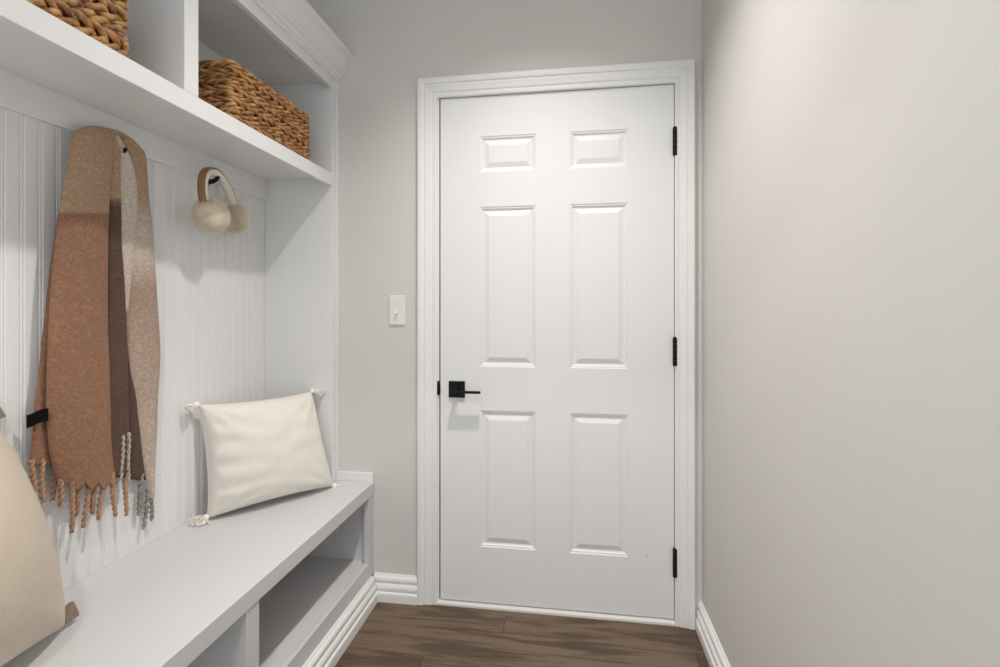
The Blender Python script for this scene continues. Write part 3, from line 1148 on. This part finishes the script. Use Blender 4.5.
def pillow(name, label, group, bl, br, tr, tl, thick, mat, corner, seed, concave=.055, wrinkle=.004, n=44, sharp=.42, back=1.0):
    """the four corners bl, br, tr, tl of the leaning pillow"""
    t = thing(name, label, 'cushion', group)
    bl, br, tr, tl = V(bl), V(br), V(tr), V(tl)
    U = ((br - bl) + (tr - tl)).normalized()
    up = ((tl - bl) + (tr - br))
    up = (up - U * up.dot(U)).normalized()
    nrm = U.cross(up)
    if nrm.x < 0:
        nrm = -nrm
    v, f = [], []
    idx = {}

    def P(u, s, side):
        uu = (1 + u * (1 - concave * (1 - s * s))) / 2
        ss = (1 + s * (1 - concave * (1 - u * u))) / 2
        q = bl.lerp(br, uu).lerp(tl.lerp(tr, uu), ss)
        k = max(0.0, (1 - u * u) * (1 - s * s))
        h = thick / 2 * k ** sharp
        wr = 0
        # pinched wrinkles fanning from the corners and along the side seams
        for cu, cs in ((-1, -1), (1, -1), (1, 1), (-1, 1)):
            du, ds = u - cu, s - cs
            dist = math.hypot(du, ds)
            an = math.atan2(ds, du)
            wr += math.sin(an * 13 + seed + cu * 2 + cs) * math.exp(-dist * 2.2)
        wr += .9 * math.sin(s * 17 + 2.2 * noise.noise(V((u * 2, s * 3, seed)))) * math.exp(-(u + 1) * 3.0)
        wr += .7 * noise.noise(V((u * 2.5, s * 4.5, seed)))
        h += wrinkle * wr * min(1.0, k * 5)
        q = q + nrm * h * side * (1 if side > 0 else back)
        lo = ZB + .002
        if q.z < lo:
            q.z = lo + (q.z - lo) * .05
        return q

    for side in (1, -1):
        for i in range(n + 1):
            for j in range(n + 1):
                u, s = 2 * i / n - 1, 2 * j / n - 1
                u = math.sin(u * PI / 2) * .5 + u * .5
                s = math.sin(s * PI / 2) * .5 + s * .5
                edge = i in (0, n) or j in (0, n)
                if side == -1 and edge:
                    idx[(side, i, j)] = idx[(1, i, j)]
                    continue
                idx[(side, i, j)] = len(v)
                v.append(P(u, s, side))
    for side in (1, -1):
        for i in range(n):
            for j in range(n):
                q = (idx[(side, i, j)], idx[(side, i + 1, j)], idx[(side, i + 1, j + 1)], idx[(side, i, j + 1)])
                f.append(q if side == 1 else q[::-1])
    me = mesh_of('cover', v, f)
    fix_normals(me)
    cover = link('cover', me, mat, t, True)
    # seam piping
    g = Geo()
    loop = [P(-1 + 2 * k / 40, -1, 1) for k in range(40)] + [P(1, -1 + 2 * k / 40, 1) for k in range(40)] + [P(1 - 2 * k / 40, 1, 1) for k in range(40)] + [P(-1, 1 - 2 * k / 40, 1) for k in range(41)]
    g.add(tube_geo(loop, .0016, 6))
    g.build('seam', mat, t)
    corners = {(-1, -1): P(-1, -1, 1), (1, -1): P(1, -1, 1), (1, 1): P(1, 1, 1), (-1, 1): P(-1, 1, 1)}
    corner(t, corners, U, up, nrm)
    return t


def cream_corners(t, cs, U, up, nrm):
    for i, (k, p) in enumerate(cs.items()):
        d = U * k[0] + up * k[1] * .35
        if k == (1, -1):
            tuft(p + d.normalized() * .004, d, .028, 40, 'cream_tassel', t, 60 + i, .5, .0017)
        elif k == (-1, -1):
            tuft(p + V((0, 0, .006)) + d.normalized() * .004, U * -.6 + V((.25, -.35, -.15)), .055, 110, 'cream_tassel', t, 60 + i, .75, .0022)
        else:
            tuft(p + d.normalized() * .004, V((.10, -1, .12)) if k[0] < 0 else V((1, -.02, .05)), .052, 150, 'cream_tassel', t, 60 + i, .30, .0020)


pillow('throw_pillow', 'cream cotton pillow with corner tassels on the bench near the door', None,
       (-.690, -.445, ZB + .006), (-.420, -.092, ZB + .006), (-.530, -.062, .858), (-.718, -.452, .872), .20, 'cream_cotton', cream_corners, 2.0, wrinkle=.007, back=.5, concave=.06, sharp=.34)


def tab_corners(t, cs, U, up, nrm):
    for i, (k, p) in enumerate(cs.items()):
        d = (U * k[0] + up * k[1] * .25).normalized()
        if p.z < ZB + .05:
            p = p + V((0, 0, .022))
            d = (U * k[0] + V((0, 0, .1))).normalized()
        # a flat folded suede tab
        a = nrm
        e = d.cross(a).normalized()
        v = []
        for (l, w, h) in ((-.012, .013, .004), (.012, .017, .0045), (.026, .018, .004), (.030, .016, .002)):
            o = p + d * l
            v += [o + e * w + a * h, o - e * w + a * h, o - e * w - a * h, o + e * w - a * h]
        f = []
        for s in range(3):
            for q in range(4):
                r = (q + 1) % 4
                f.append((s * 4 + q, s * 4 + r, s * 4 + 4 + r, s * 4 + 4 + q))
        f += [(0, 1, 2, 3), (15, 14, 13, 12)]
        me = mesh_of('corner_tab', v, f)
        fix_normals(me)
        o = link('corner_tab', me, 'brown_suede', t)
        o['label'] = 'brown suede corner tab'


pillow('throw_pillow', 'large beige linen pillow at the near end of the bench', None,
       (-.510, -1.50, ZB + .004), (-.590, -1.008, ZB + .004), (-.722, -1.058, .965), (-.690, -1.52, .95), .37, 'beige_linen', tab_corners, 4.4, concave=.085, wrinkle=.0015, sharp=.48, back=.3)
